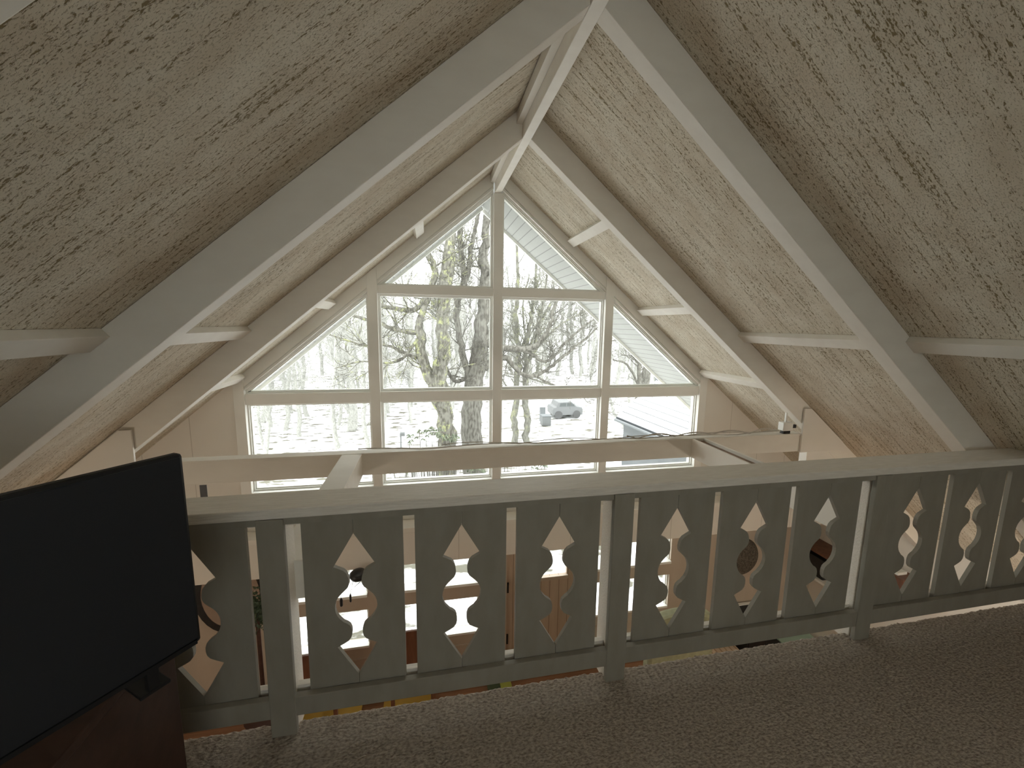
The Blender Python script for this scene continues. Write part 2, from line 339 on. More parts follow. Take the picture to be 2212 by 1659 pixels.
# windows: frame ring + pane
def inset(poly, d):
    n = len(poly); ar = sum(poly[i][0]*poly[(i+1)%n][1]-poly[(i+1)%n][0]*poly[i][1] for i in range(n)); sg = 1 if ar > 0 else -1
    L = []
    for i in range(n):
        (x0, z0), (x1, z1) = poly[i], poly[(i+1) % n]; l = math.hypot(x1-x0, z1-z0); nx, nz = -(z1-z0)/l*sg, (x1-x0)/l*sg
        L.append((x0+nx*d, z0+nz*d, x1-x0, z1-z0))
    out = []
    for i in range(n):
        ax, az, adx, adz = L[i-1]; bx_, bz, bdx, bdz = L[i]; D = adx*bdz-adz*bdx; t = ((bx_-ax)*bdz-(bz-az)*bdx)/D; out.append((ax+adx*t, az+adz*t))
    return out
wn = 1
def window(poly, y, fm=white_trim, fw_=.022, sill=None):
    global wn
    cx = sum(p[0] for p in poly)/len(poly); cz = min(p[1] for p in poly)
    w = thing('window_%d' % wn, (cx, y, cz), None, None, kind='structure'); wn += 1
    def ring(a, b, y0, y1):
        m = MB(); n = len(a)
        for yy in (y0, y1): m.v += [Vector((p[0], yy, p[1])) for p in a]+[Vector((p[0], yy, p[1])) for p in b]
        for i in range(n):
            j = (i+1) % n
            m.f += [(i, j, n+j, n+i), (2*n+i, 3*n+i, 3*n+j, 2*n+j), (i, 2*n+i, 2*n+j, j), (n+i, n+j, 3*n+j, 3*n+i)]
        return m
    p1 = inset(poly, fw_*.55); p2 = inset(poly, fw_)
    f = ring(poly, p1, y-.03, y+.05); g = ring(p1, p2, y-.01, y+.04); i = len(f.v); f.v += g.v; f.f += [tuple(q+i for q in r) for r in g.f]
    f.build('window_frame', fm, w)
    MB().prism(inset(poly, fw_*.9), y+.005, y+.009).build('window_pane', glass, w)
    if sill: MB().box(*sill).build('window_sill', fm, w, bevel=.003)
wy = G+.07
def rk(x): return ceil(x)-.178
for sd in (1, -1):
    off = .006
    xa, xb = (.052, 1.18) if sd > 0 else (.04, 1.168)
    window([(sd*xa, 1.96), (sd*xb, 1.96), (sd*xb, max(rk(xb), 1.962)), (sd*xa, rk(xa))] if rk(xb) > 1.975 else [(sd*xa, 1.96), (sd*((ZR-.178-1.96)/S), 1.96), (sd*xa, rk(xa))], wy)
    window([(sd*xa, .918), (sd*xb, .918), (sd*xb, 1.88), (sd*xa, 1.88)], wy)
    xc, xd = (1.272, 2.40) if sd > 0 else (1.26, 2.388)
    window([(sd*xc, .918), (sd*xd, .918), (sd*xd, rk(xd)), (sd*xc, rk(xc))], wy)
    window([(sd*xa, -.05), (sd*xb, -.05), (sd*xb, .816), (sd*xa, .816)], wy, sill=(min(sd*xa, sd*xb)+.001, max(sd*xa, sd*xb)-.001, G-.02, G+.05, -.075, -.05))
    window([(sd*xc, -.05), (sd*xd, -.05), (sd*xd, .816), (sd*xc, .816)], wy, sill=(min(sd*xc, sd*xd)+.001, max(sd*xc, sd*xd)-.001, G-.02, G+.05, -.075, -.05))
for a, b in ((1,2),(3,4),(7,8)):
    window([(X[a], -1.27), (X[b], -1.27), (X[b], -.86), (X[a], -.86)], G+.06, sill=(X[a]+.005, X[b]-.005, G-.03, G+.06, -1.27, -1.24))
    window([(X[a], -1.87), (X[b], -1.87), (X[b], -1.43), (X[a], -1.43)], G+.06, sill=(X[a]+.005, X[b]-.005, G-.015, G+.06, -1.87, -1.845))
window([(-.9, 1.1), (.9, 1.1), (.9, 2.1), (-.9, 2.1)], -3.25)  # added window behind the camera, out of view, lets fill light into the loft
d = thing('door_1', (.56, G+.05, FL), None, None, kind='structure')
dm = MB().box(.145, .975, G+.03, G+.075, FL+.01, -1.30); dm.box(.145, .30, G+.03, G+.075, -1.30, -.87); dm.box(.86, .975, G+.03, G+.075, -1.30, -.87)
dm.build('door_leaf', low_wood2, d); MB().box(.30, .86, G+.05, G+.055, -1.30, -.87).build('door_pane', glass, d)
MB().box(.29, .87, G+.0, G+.03, -1.33, -1.29).build('glazing_sill', low_wood, d)
for z in (-1.35, -2.0): MB().box(.148, .168, G+.015, G+.03, z-.09, z+.03).build('door_hinge', steel, d)
portal('window_light_portal_upper', 0, G+.16, 1.2, 4.9, 2.7, 90)
portal('window_light_portal_lower', 0, G+.16, -1.37, 4.7, 1.05, 90)

portal('window_light_portal_back', 0, -3.32, 1.6, 1.8, 1.0, -90)  # sampling portal for the added fill window
def fill_lamp(x, y, z, w, label):  # added warm lamp hidden under the loft, lifts the interior light
    s = thing('wall_lamp', (x, y, z), label, 'lamp')
    MB().lathe((x, y, z), [(.02,-.09),(.05,-.06),(.06,0),(.055,.05)], 16).build('lamp_shade', white_trim, s, smooth=True)
    l = bpy.data.lights.new('bulb', 'POINT'); l.energy = w; l.color = (1, .87, .70); l.shadow_soft_size = .07
    o = bpy.data.objects.new('bulb', l); COL.objects.link(o); o.location = (x, y, z+.14)
fill_lamp(3.6, 1.0, -1.0, 26, 'white wall lamp under the loft on the right side of the lower room')
fill_lamp(-3.6, 1.0, -1.0, 20, 'white wall lamp under the loft on the left side of the lower room')
# ---- loft floor and carpet
CY = 1.59
struct(MB().box(-3.6, 3.6, -3.2, CY-.01, -.28, -.012).build('floor', paint))
def carpet():
    m = bpy.data.meshes.new('carpet'); x0, x1, y0, y1, st_ = -2.2, 3.05, .25, CY+.004, .008
    nx, ny = int((x1-x0)/st_), int((y1-y0)/st_); v = []; f = []
    for j in range(ny+1):
        for i in range(nx+1):
            x = x0+(x1-x0)*i/nx; y = y0+(y1-y0)*j/ny; e = j == ny
            a = noise.noise(Vector((x*55, y*75, 0)))*.0055+noise.noise(Vector((x*150, y*150, 3)))*.004+noise.noise(Vector((x*6, y*6, 7)))*.002
            yy = y + (noise.noise(Vector((x*60, 1, 5)))*.006 + noise.noise(Vector((x*9, 1, 5)))*.004 if j > ny-2 else 0)
            v.append((x, yy, a + (-.002 if e else 0)))
    b = len(v)
    for i in range(nx+1): v.append((v[ny*(nx+1)+i][0], v[ny*(nx+1)+i][1]-.002, -.03))
    for j in range(ny):
        for i in range(nx): q = j*(nx+1)+i; f.append((q, q+1, q+nx+2, q+nx+1))
    for i in range(nx): q = ny*(nx+1)+i; f.append((q, q+1, b+i+1, b+i))
    m.from_pydata(v, [], f); m.update(); m.materials.append(carpet_m)
    for p in m.polygons: p.use_smooth = True
    o = bpy.data.objects.new('carpet', m); COL.objects.link(o)
    tag(o, 'grey beige looped wool carpet covering the loft floor up to the railing', 'carpet')
carpet()
struct(MB().box(-3.6, 3.6, -3.2, .26, -.012, -.001).build('floor', carpet_m))

# ---- railing: one thing with posts, rails and fretwork boards
r0 = 1.538
rail = thing('loft_railing', (.8, 1.6, 0), 'cream loft railing with arrow and circle fretwork boards along the carpet edge', 'railing')
MB().box(-2.9, 3.4, r0, r0+.164, .893, .931).build('handrail', rail_paint, rail, bevel=.004)
MB().box(-2.9, 3.4, r0+.006, r0+.024, .868, .893).build('top_strip', shaded_board_paint, rail)
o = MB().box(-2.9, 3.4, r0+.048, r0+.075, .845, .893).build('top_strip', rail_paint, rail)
MB().box(-2.9, 3.4, r0, r0+.028, .078, .160).build('bottom_rail', shaded_board_paint, rail, bevel=.003)
MB().box(-2.9, 3.4, r0+.049, r0+.075, .085, .168).build('bottom_rail', rail_paint, rail, bevel=.002)
posts = [-2.64, -1.262, .119, 1.500, 2.876]
for x in posts:
    p = MB().box(x-.040, x+.040, r0+.03, r0+.128, -.03, .892); 
    p.build('post', rail_paint, rail, bevel=.004)
    MB().box(x-.046, x+.046, r0-.004, r0+.020, .0, .892).build('post_face_board', shaded_board_paint, rail, bevel=.003)
# fretwork board: two mirrored halves meeting at a fine seam
cut = [(.0, .800), (.0775, .669), (.060, .660), (.042, .650), (.031, .637), (.0255, .620), (.023, .602), (.0245, .588), (.031, .575), (.044, .563)]
for i in range(1, 10):
    a = math.radians(58-i*11.6); cut.append((.079*math.cos(a), .496+.079*math.sin(a)*1.0))
cut += [(.050, .433), (.036, .424), (.026, .414), (.0205, .398), (.020, .380), (.023, .364), (.033, .350), (.050, .340), (.0765, .327), (.0, .197)]
def half(c, s):
    g = .0009
    out = [(c+s*g, .115)] + [(c+s*max(q, g), z) for q, z in cut[::-1]] + [(c+s*g, .868), (c+s*.184, .868), (c+s*.184, .115)]
    return MB().prism(out[::s], r0+.029, r0+.048)
from_c = [-2.365, -1.952, -1.539, -.984, -.571, -.159, .397, .809, 1.222, 1.775, 2.187, 2.600, 3.15]
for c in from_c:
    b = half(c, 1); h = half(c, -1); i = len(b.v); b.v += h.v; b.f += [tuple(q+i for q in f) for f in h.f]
    b.build('fretwork_board', shaded_board_paint, rail)

# ---- dresser and television in the left foreground
dr = thing('dresser', (-1.85, .72, 0), 'dark brown wooden dresser under the television, at the left edge', 'dresser')
DX, DY = -1.416, 1.25
MB().box(-2.3, DX-.01, .2, DY-.01, .05, .715).build('body', dark_brown, dr, bevel=.003); MB().box(-2.32, DX, .18, DY, .715, .74).build('top', dark_brown, dr, bevel=.004)
for a, b in ((-2.25,.25),(-2.25,DY-.07),(DX-.06,.25),(DX-.06,DY-.07)): MB().box(a, a+.05, b, b+.05, 0, .05).build('leg', dark_brown, dr)
for z0, z1 in ((.08,.27),(.29,.48),(.50,.69)):
    q = MB().box(-2.27, DX-.04, .185, .2, z0, z1).build('drawer', dark_brown, dr, bevel=.004); MB().lathe((-1.85, .175, (z0+z1)/2), [(.012,-.01),(.016,0),(.012,.01)], 10).build('knob', steel, q)
tv = thing('television', (-1.5, .75, .74), 'large flat television with dark screen on the brown dresser', 'television')
u = Vector((-.5962, -.8024, 0)).normalized(); nrm = Vector((-u.y, u.x, 0))       # u: from the far edge towards the viewer
if nrm.dot(Vector((-.69, 0, 0))-Vector((-1.5, .75, 0))) < 0: nrm = -nrm
P0 = Vector((-1.2625, 1.072, 0)); Lt = .90; zb, zt = .80, 1.289
def tvbox(a0, a1, z0, z1, d0, d1):
    c = P0+u*(a0+a1)/2+nrm*(d0+d1)/2; c.z = (z0+z1)/2; return MB().obox(c, u, nrm, Vector((0,0,1)), (a1-a0)/2, (d1-d0)/2, (z1-z0)/2)
tvbox(0, Lt, zb, zt, -.03, 0).build('housing', black, tv, bevel=.008)
tvbox(.008, Lt-.008, zb+.014, zt-.008, 0, .0015).build('screen', screen, tv)
tvbox(.012, Lt-.012, zb+.001, zb+.012, 0, .004).build('bottom_bezel', black, tv)
for a in (.10, Lt-.10):
    m = tvbox(a-.012, a+.012, .745, zb, -.025, -.008); g_ = tvbox(a-.03, a+.03, .74, .748, -.11, -.004); i = len(m.v); m.v += g_.v; m.f += [tuple(q+i for q in f) for f in g_.f]
    m.build('stand_foot', black, tv, bevel=.002)
tag(MB().box(-2.212, -2.17, A-.006, A-.002, .413, .503).build('wall_plate', steel), 'small dark plate on the cream wall just right of the television', 'plate')

# ---- downstairs things seen through the fretwork
def chair(x, y, a, label, m, topz, w=.44):
    c = thing('dining_chair', (x, y, FL), label, 'chair', None); ca, sa = math.cos(a), math.sin(a)
    def T(b):
        b.v = [Vector((v.x*ca-v.y*sa, v.x*sa+v.y*ca, v.z)) for v in b.v]; return b
    s = T(MB().box(-w/2, w/2, -.22, .22, .43, .47)).build('seat', m, None, bevel=.01); s.parent = c
    bp = [(-w/2, .47)]+[(-w/2*math.cos(q), topz-.08+.08*math.sin(q)) for q in [i*math.pi/14 for i in range(15)]]+[(w/2, .47)]
    s = T(MB().prism(bp[::-1], -.23, -.20)).build('backrest', m, None, bevel=.006); s.parent = c
    for i in (-1, 1):
        for j_ in (-1, 1): s = T(MB().box(i*(w/2-.03)-.018, i*(w/2-.03)+.018, j_*.19-.018, j_*.19+.018, 0, .43)).build('leg', m, None); s.parent = c
    return c
chair(-.888, 3.93, 0, 'brown wooden chair with rounded solid back, seen between the left fretwork boards', chair_brown, 1.16, .46)
chair(-1.80, 3.93, 0, 'brown wooden chair half hidden behind the left railing post', chair_brown, 1.05, .42)
ac = thing('armchair', (1.62, 3.35, FL), 'pale green upholstered armchair below the right window, rounded back', 'armchair')
bpz = [(1.28, FL+.35)]+[(1.62-.34*math.cos(q), FL+1.33+.12*math.sin(q)) for q in [i*math.pi/12 for i in range(13)]]+[(1.96, FL+.35)]
MB().prism(bpz[::-1], 3.1, 3.22).build('backrest', palegreen, ac, bevel=.03); MB().box(1.3, 1.94, 3.22, 3.5, FL+.12, FL+.42).build('seat', palegreen, ac, bevel=.03)
for s_ in (1.24, 1.90): MB().box(s_, s_+.1, 3.15, 3.5, FL+.05, FL+.6).build('armrest', palegreen, ac, bevel=.03)
for a in (1.3, 1.86):
    for b in (3.2, 3.42): MB().box(a, a+.05, b, b+.05, FL, FL+.12).build('leg', chair_brown, ac)
def crate(x0, x1, y0, y1, h, m, lidm, name, label, cat):
    o = thing(name, ((x0+x1)/2, (y0+y1)/2, FL), label, cat)
    MB().box(x0, x1, y0, y1, FL, FL+h).build('body', m, o, bevel=.004); MB().box(x0-.008, x1+.008, y0-.008, y1+.008, FL+h, FL+h+.02).build('lid', lidm, o, bevel=.003); return o
crate(-2.07, -1.45, 4.0, 4.19, .03, yellow, yellow, 'storage_box', 'flat yellow box on the floor under the left railing post', 'box')
crate(-1.21, -.73, 4.0, 4.19, .03, yellow, yellow, 'storage_box', 'flat yellow box on the floor, right of the other yellow box', 'box')
crate(-.09, .04, 3.98, 4.16, .05, greenm, greenm, 'storage_box', 'small dark green box on the floor below the centre fretwork', 'box')
crate(.055, .17, 4.0, 4.16, .03, lime, lime, 'storage_box', 'small lime green box beside the dark green box', 'box')
crate(2.2, 3.10, 3.9, 4.18, .05, tan, tan, 'floor_cushion', 'tan striped cushion on the floor seen under the right bottom rail', 'cushion')
crate(3.52, 3.72, 3.9, 4.15, .05, black, black, 'storage_box', 'flat black box between the tan cushion and the mint cloth', 'box')
crate(3.76, 4.25, 3.9, 4.15, .04, mint, mint, 'folded_blanket', 'mint green folded blanket on the floor at the right', 'blanket')
# wind chime with dark weights in front of the lower left window
wc = thing('wind_chime', (-1.43, 3.9, -.86), 'wind chime with two dark weights hanging in front of the lower left window', 'wind chime')
MB().lathe((-1.395, 3.93, -.79), [(.02,0),(.06,-.01),(.09,-.04),(.07,-.08),(.02,-.10)][::-1], 20).build('hood', steel, wc, smooth=True)
MB().tube([(-1.46, 3.9, -.90), (-1.47, 3.9, -1.03)], .0015, 4).build('cord', steel, wc); MB().tube([(-1.45, 3.9, -.9), (-1.556, 3.9, -1.0), (-1.557, 3.9, -1.05)], .0015, 4).build('cord', steel, wc)
MB().tube([(-1.44, 3.9, -.88), (-1.46, 3.9, -.97), (-1.38, 3.9, -.90)], .004, 4).build('wire_triangle', steel, wc)
for x, z, r in ((-1.471, -1.05, .010), (-1.557, -1.085, .014)): MB().lathe((x, 3.9, z), [(r*.4,-.05),(r,-.04),(r,.02),(r*.3,.04)], 10).build('weight', black, wc, smooth=True)
# woven lamp and the dark things on the right
lp = thing('woven_basket', (3.2, 4.19, -1.2), 'dark round woven basket hanging on the far wall right of the lower windows', 'basket')
bk_ = MB().lathe((0, 0, 0), [(.02,-.002),(.23,0),(.25,.03),(.23,.06),(.19,.075),(.02,.08)], 32)
bk_.v = [Vector((3.16+v.x, G-.002-v.z, -1.28+v.y)) for v in bk_.v]; bk_.build('weave', rattan, lp, smooth=True)
MB().prism([(3.10,-1.06),(3.06,-.96),(3.10,-.90),(3.16,-.90),(3.13,-.97),(3.18,-1.06)][::-1], G-.03, G-.004).build('hanger', rattan, lp)
sv = thing('speaker_cabinet', (3.3, 4.07, FL), 'black square cabinet with a pale top edge against the far wall at right', 'cabinet')
MB().box(3.15, 3.45, 3.95, 4.19, FL, FL+.55).build('body', black, sv, bevel=.008); MB().box(3.14, 3.46, 4.165, 4.20, FL+.55, FL+.565).build('top_edge', white_trim, sv)
MB().box(3.18, 3.42, 3.944, 3.95, FL+.05, FL+.5).build('front_grille', steel, sv)
def shelf(y0, y1, z, m, label, bm=white_trim):
    sh = thing('wall_shelf', (SX-.1, (y0+y1)/2, z), label, 'shelf')
    MB().box(3.98, SX-.002, y0, y1, z-.03, z).build('board', bm, sh)
    for y in (y0+.04, y1-.06): MB().box(4.2, SX-.002, y, y+.02, z-.13, z-.03).build('bracket', m, sh)
shelf(3.72, 4.18, -1.47, white_trim, 'pale shelf on the right wall carrying a dark radio')
shelf(3.72, 4.18, -1.12, chair_brown, 'brown wooden shelf on the right wall above the dark radio', chair_brown)
shelf(2.85, 3.45, -1.08, white_trim, 'pale shelf on the right wall carrying a brown wooden box')
tag(MB().box(4.02, 4.26, 3.82, 4.12, -1.469, -1.22).build('radio', steel, bevel=.01), 'dark box shaped radio between the two shelves on the right wall', 'radio')
tag(MB().box(4.02, 4.24, 3.0, 3.32, -1.079, -.93).build('wooden_box', chair_brown, bevel=.006), 'brown wooden box standing on the pale wall shelf', 'box')
tag(MB().box(4.06, 4.18, 3.08, 3.2, -.929, -.90).build('paper_pad', white_trim), 'small white pad lying on the brown wooden box', 'pad')
# round dark mirror frame on the left wall
mr = thing('wall_mirror', (-2.64, 4.2, -1.08), 'oval mirror with dark studded frame on the far wall left of the windows', 'mirror')
ov = lambda rx, rz, n=32: [(-2.64+rx*math.cos(2*math.pi*i/n), -1.08+rz*math.sin(2*math.pi*i/n)) for i in range(n)]
MB().prism(ov(.33,.42), G-.03, G-.001).build('frame', steel, mr); MB().prism(ov(.26,.35), G-.035, G-.03).build('glass', mat('mirror_glass', (.5,.47,.43), .1, metal=.7), mr)
bs = thing('potted_plant', (-2.30, 3.9, FL), 'dark leafy plant behind the gap left of the left railing post', 'plant')
MB().lathe((-2.30, 3.9, FL), [(.12,0),(.17,.3),(.18,.32)], 20).build('pot', dark_brown, bs); MB().tube([(-2.30,3.9,FL+.3),(-2.30,3.9,FL+1.35)], .02, 6).build('stem', dark_brown, bs)
lf = MB(); R = random.Random(9)
for i in range(320):
    c = Vector((-2.30, 3.9, FL+1.44)) + Vector((R.gauss(0,.045), R.gauss(0,.05), R.gauss(0,.08))); a = Vector((R.gauss(0,1), R.gauss(0,1), R.gauss(0,1))).normalized(); b = a.orthogonal().normalized()
    if c.y > 4.12: c.y = 4.1
    i0 = len(lf.v); lf.v += [c-a*.026, c+b*.011, c+a*.026, c-b*.011]; lf.f.append((i0, i0+1, i0+2, i0+3))
lf.build('foliage', greenm, bs)

# ================================================================== OUTSIDE
def ground():
    m = MB(); nx, ny = 90, 70; X0, X1, Y0, Y1 = -70, 90, 4.6, 130
    for j in range(ny+1):
        for i in range(nx+1):
            t = (j/ny)**2; y = Y0+(Y1-Y0)*t; x = X0+(X1-X0)*i/nx
            z = GZ - .25*min(1, max(0, (y-5)/12)) + max(0, y-26)*.035 + noise.noise(Vector((x*.25, y*.25, 0)))*.12 + noise.noise(Vector((x*1.1, y*1.1, 2)))*.03
            m.v.append(Vector((x, y, z)))
    for j in range(ny):
        for i in range(nx): q = j*(nx+1)+i; m.f.append((q, q+1, q+nx+2, q+nx+1))
    o = m.build('snow_ground', snow, smooth=True); tag(o, 'snow covered yard and slope outside the windows', 'ground', kind='structure'); return o
ground()
def gz(x, y): return GZ - .25*min(1, max(0, (y-5)/12)) + max(0, y-26)*.035
class Tree(MB):
    def __init__(s, seed): super().__init__(); s.R = random.Random(seed); s.mr = .0055
    def limb(s, pts, n=9, wob=.02):
        P = []; Rr = []                            # smooth the drawn limb
        P0_ = [Vector(p[:3]) for p in pts]; r = [p[3] for p in pts]
        for i in range(len(P0_)-1):
            a, b, c, d = P0_[max(i-1,0)], P0_[i], P0_[i+1], P0_[min(i+2, len(P0_)-1)]
            for k_ in range(4):
                t = k_/4; P.append(.5*((2*b)+(c-a)*t+(2*a-5*b+4*c-d)*t*t+(3*b-a-3*c+d)*t**3) + Vector((s.R.gauss(0,wob), s.R.gauss(0,wob), 0))*(1 if P else 0)); Rr.append((r[i]*(1-t)+r[i+1]*t)*s.R.uniform(.93,1.07))
        P.append(P0_[-1]); Rr.append(r[-1]); s.tube(P, Rr, n); return P, Rr
    def twig(s, p, d, L, r, lev, upb=.25):
        n = 5 if lev > 0 else 4; pts = [Vector(p)]; d = Vector(d).normalized(); rad = [r]
        for i in range(n):
            d = (d + Vector((s.R.gauss(0,.17), s.R.gauss(0,.17), s.R.gauss(0,.17)+upb*.25))).normalized(); pts.append(pts[-1]+d*L/n); rad.append(max(r*(1-.85*(i+1)/n), s.mr))
        s.tube(pts, rad, 5 if lev > 1 else 3, cap=False)
        if lev > 0:
            for q in range(s.R.randint(3, 5) if lev > 1 else s.R.randint(3, 6)):
                i = s.R.randint(1, n-1); dd = (pts[i+1]-pts[i]).normalized(); o = dd.orthogonal().normalized(); o = Matrix.Rotation(s.R.random()*6.28, 3, dd) @ o
                s.twig(pts[i], dd*.75+o*s.R.uniform(.4,.9), L*s.R.uniform(.35,.62), rad[i]*.55, lev-1, upb)
    def sprout(s, P, Rr, dens, L, lev=2, start=.2, down=0):
        n = len(P); tot = sum((P[i+1]-P[i]).length for i in range(n-1))
        for q in range(int(tot*dens)):
            i = min(n-2, int(n*(start+(1-start)*s.R.random()))); d = (P[i+1]-P[i]).normalized(); o = d.orthogonal().normalized(); o = Matrix.Rotation(s.R.random()*6.28, 3, d) @ o
            s.twig(P[i], d*s.R.uniform(.2,.9)+o*.8-Vector((0,0,down)), L*s.R.uniform(.5,1.2), min(Rr[i]*.4, .022), lev)
def tree(name, seed, limbs, m, label, dens=2.2, L=1.1, group=None, main=1):
    t = Tree(seed); P, Rr = None, None
    b = thing(name, (limbs[0][0][0], limbs[0][0][1], limbs[0][0][2]), label, 'tree', group)
    P, Rr = t.limb(limbs[0], 14, .03); tr = t.build('trunk', m, None, smooth=True); 
    br = Tree(seed+1); br.sprout(P, Rr, dens*1.2, L*1.15, start=.35)
    for l in limbs[1:]:
        P, Rr = br.limb(l, 9, .015); br.sprout(P, Rr, dens*1.5, L*.9, start=.12)
    bo = br.build('branches', m, None, smooth=True)
    for o in (tr, bo): o.parent = b; o.matrix_parent_inverse = Matrix.Translation(b.location).inverted()
    return b
tree('maple_tree', 11, [
 [(-.29,11,-3.3,.27),(-.28,11,-1.65,.24),(-.31,11,-.67,.22),(-.46,11,-.13,.23),(-.33,11,.76,.18),(-.33,11,1.6,.16),(-.3,11,2.25,.17),(-.16,11,3.16,.16),(-.11,11,3.77,.13),(-.03,11.2,4.9,.1),(.1,11.4,6.5,.06)],
 [(-.46,11,-.3,.14),(-.62,11,.05,.15),(-.83,11,.59,.14),(-.92,11,1.18,.14),(-.9,11,1.67,.09),(-.7,11,2.25,.08),(-.52,11,2.77,.08),(-.54,11,3.07,.07),(-.65,11,3.37,.06),(-.89,11,3.88,.04)],
 [(-.92,11,1.36,.08),(-1.27,11,1.39,.06),(-1.67,11,1.48,.05),(-1.9,11,1.59,.045),(-2.2,10.8,1.68,.04),(-2.5,10.7,1.78,.03),(-2.88,10.5,1.99,.02)],
 [(-1.0,11,.69,.05),(-1.4,11,.89,.045),(-1.63,11,1.0,.035),(-1.95,11,1.05,.03),(-2.27,11,1.02,.03),(-2.52,11,1.09,.025),(-2.85,11,1.21,.02),(-3.23,11,1.32,.012)],
 [(-.60,11,2.55,.08),(-.78,11,2.21,.08),(-1.02,11,1.94,.07),(-1.42,11,1.95,.06),(-1.81,11,2.02,.05),(-2.21,11,2.2,.04),(-2.7,11,2.5,.02)],
 [(-.95,11,1.2,.05),(-1.3,10.8,.75,.04),(-1.7,10.7,.6,.03),(-2.3,10.5,.66,.02),(-2.9,10.5,.5,.012)]],
 bark1, 'big forked tree trunk with yellow green lichen outside the centre-left panes', 2.6, 1.15)
tree('maple_tree', 23, [
 [(.6,12,-3.3,.34),(.55,12,-1.93,.31),(.55,12,-.73,.28),(.62,12,-.08,.28),(.77,12,.68,.25),(.85,12,1.61,.2),(.88,12,2.34,.18),(.89,12,3.01,.17),(.92,12,3.69,.13),(.95,12,4.6,.1),(1.05,12,6.2,.05)],
 [(.52,12,-.2,.11),(.45,12,.12,.1),(.29,12,.68,.1),(.18,12,1.24,.09),(.11,12,1.78,.09),(.15,12,2.3,.1),(.33,12,2.82,.1),(.28,12,3.32,.09),(.2,12,3.98,.08),(.25,12,4.6,.05)],
 [(.36,12,2.6,.07),(.5,12,3.5,.07),(.54,12,3.83,.06),(.64,12,4.25,.06),(.8,12,4.9,.04)],
 [(.57,12,.12,.07),(.19,12,-.05,.06),(-.03,11.8,.03,.05),(-.27,11.7,.5,.03)],
 [(.9,12,.3,.12),(1.2,12,.55,.1),(1.55,12,.62,.09),(1.82,12,.36,.07),(2.1,12,.11,.06),(2.46,12,.07,.06),(2.92,12,.32,.05),(3.28,12,.62,.05),(3.64,12,.9,.04),(4.01,12,1.19,.035),(4.4,12,1.55,.02)],
 [(.95,12,1.05,.1),(1.3,12,.93,.1),(1.55,12,.9,.1),(1.9,12,.88,.1),(2.26,12,.9,.09),(2.58,12,1.09,.08),(2.79,12,1.36,.07),(2.91,12,1.67,.06),(2.96,12,2.02,.055),(3.06,12,2.31,.05),(3.23,12,3.0,.045),(3.5,12,3.54,.03)],
 [(2.0,12,.86,.05),(2.37,12,.71,.05),(2.63,12,.53,.045),(2.87,12,.53,.045),(3.11,12,.71,.04),(3.32,12,1.01,.04),(3.63,12,1.28,.035),(3.99,12,1.6,.03),(4.34,12,1.82,.02)],
 [(2.4,12,.1,.04),(2.9,12,-.15,.03),(3.4,12,-.33,.025),(3.9,12,-.35,.02),(4.4,12,-.36,.012)]],
 bark2, 'tall grey tree trunk left of the central post, limbs curving across right panes', 2.4, 1.15)
tree('maple_tree', 31, [
 [(2.35,14,-3.4,.14),(2.31,14,-2.52,.12),(2.28,14,-1.85,.115),(2.3,14,-1.05,.11),(2.35,14,-.06,.1),(2.38,14,.56,.09),(2.31,14,1.17,.085),(2.27,14,1.97,.08),(2.29,14,2.4,.07),(2.28,14,3.17,.06),(2.23,14,5.0,.03)],
 [(2.36,14,.5,.04),(2.6,14,1.2,.04),(2.5,14,2.2,.03),(2.7,14,3.3,.02)], [(2.3,14,-1.0,.03),(2.0,14,-.6,.03),(1.7,14,-.1,.02)]],
 bark3, 'slim pale tree trunk in the right centre pane, left one of a pair', 2.6, 1.0)
tree('maple_tree', 37, [
 [(2.86,14.1,-3.4,.14),(2.73,14,-2.54,.12),(2.74,14,-1.78,.12),(2.65,14,-1.06,.115),(2.65,14,-.27,.1),(2.63,14,.56,.09),(2.74,14,1.37,.075),(2.77,14,1.98,.06),(2.87,14,2.37,.05),(3.0,14,4.4,.03)],
 [(2.66,14,.1,.06),(2.88,14,.76,.06),(3.06,14,1.38,.055),(3.15,14,1.88,.05),(3.22,14,2.38,.04),(3.4,14,3.9,.02)],
 [(2.66,14,-.2,.04),(3.2,14,-.4,.03),(3.9,14,-.6,.025),(4.7,14,-.9,.02),(5.0,14,-1.2,.01)],
 [(2.7,14,.3,.05),(3.3,14,1.1,.04),(4.0,14,1.7,.03),(4.9,14,2.2,.02)], [(2.7,14,.7,.05),(3.2,14,1.8,.04),(3.8,14,2.9,.03),(4.3,14,4.0,.02)]],
 bark3, 'slim pale tree trunk in the right centre pane, right one of a pair', 2.6, 1.0)
tree('maple_tree', 41, [[(8.65,17,-3.5,.11),(8.65,17,-1.06,.1),(8.61,17,-.04,.09),(8.7,17,.6,.07),(8.8,17,1.6,.04)],
 [(8.61,17,-.04,.07),(8.23,17,.4,.06),(7.98,17,1.03,.05),(7.59,17,.99,.04),(7.2,17,.95,.02)], [(8.6,17,-1,.06),(8.0,17,-.1,.05),(7.4,17,.1,.03),(7.0,17,.3,.02)]],
 bark2, 'bare tree with bent limb outside the right outer pane, left of the snowy roof', 2.4, 1.1)
tree('maple_tree', 43, [[(9.8,18,-3.5,.26),(9.5,18,-1.22,.24),(9.6,18,-.57,.22),(9.6,18,.2,.18),(9.9,18,1.3,.12),(10.1,18,3,.06)], [(9.6,18,-.3,.12),(10.1,18,.1,.1),(10.8,18,.4,.06)]],
 bark2, 'thick grey tree trunk behind the snowy roof in the right outer pane', 2.4, 1.2)
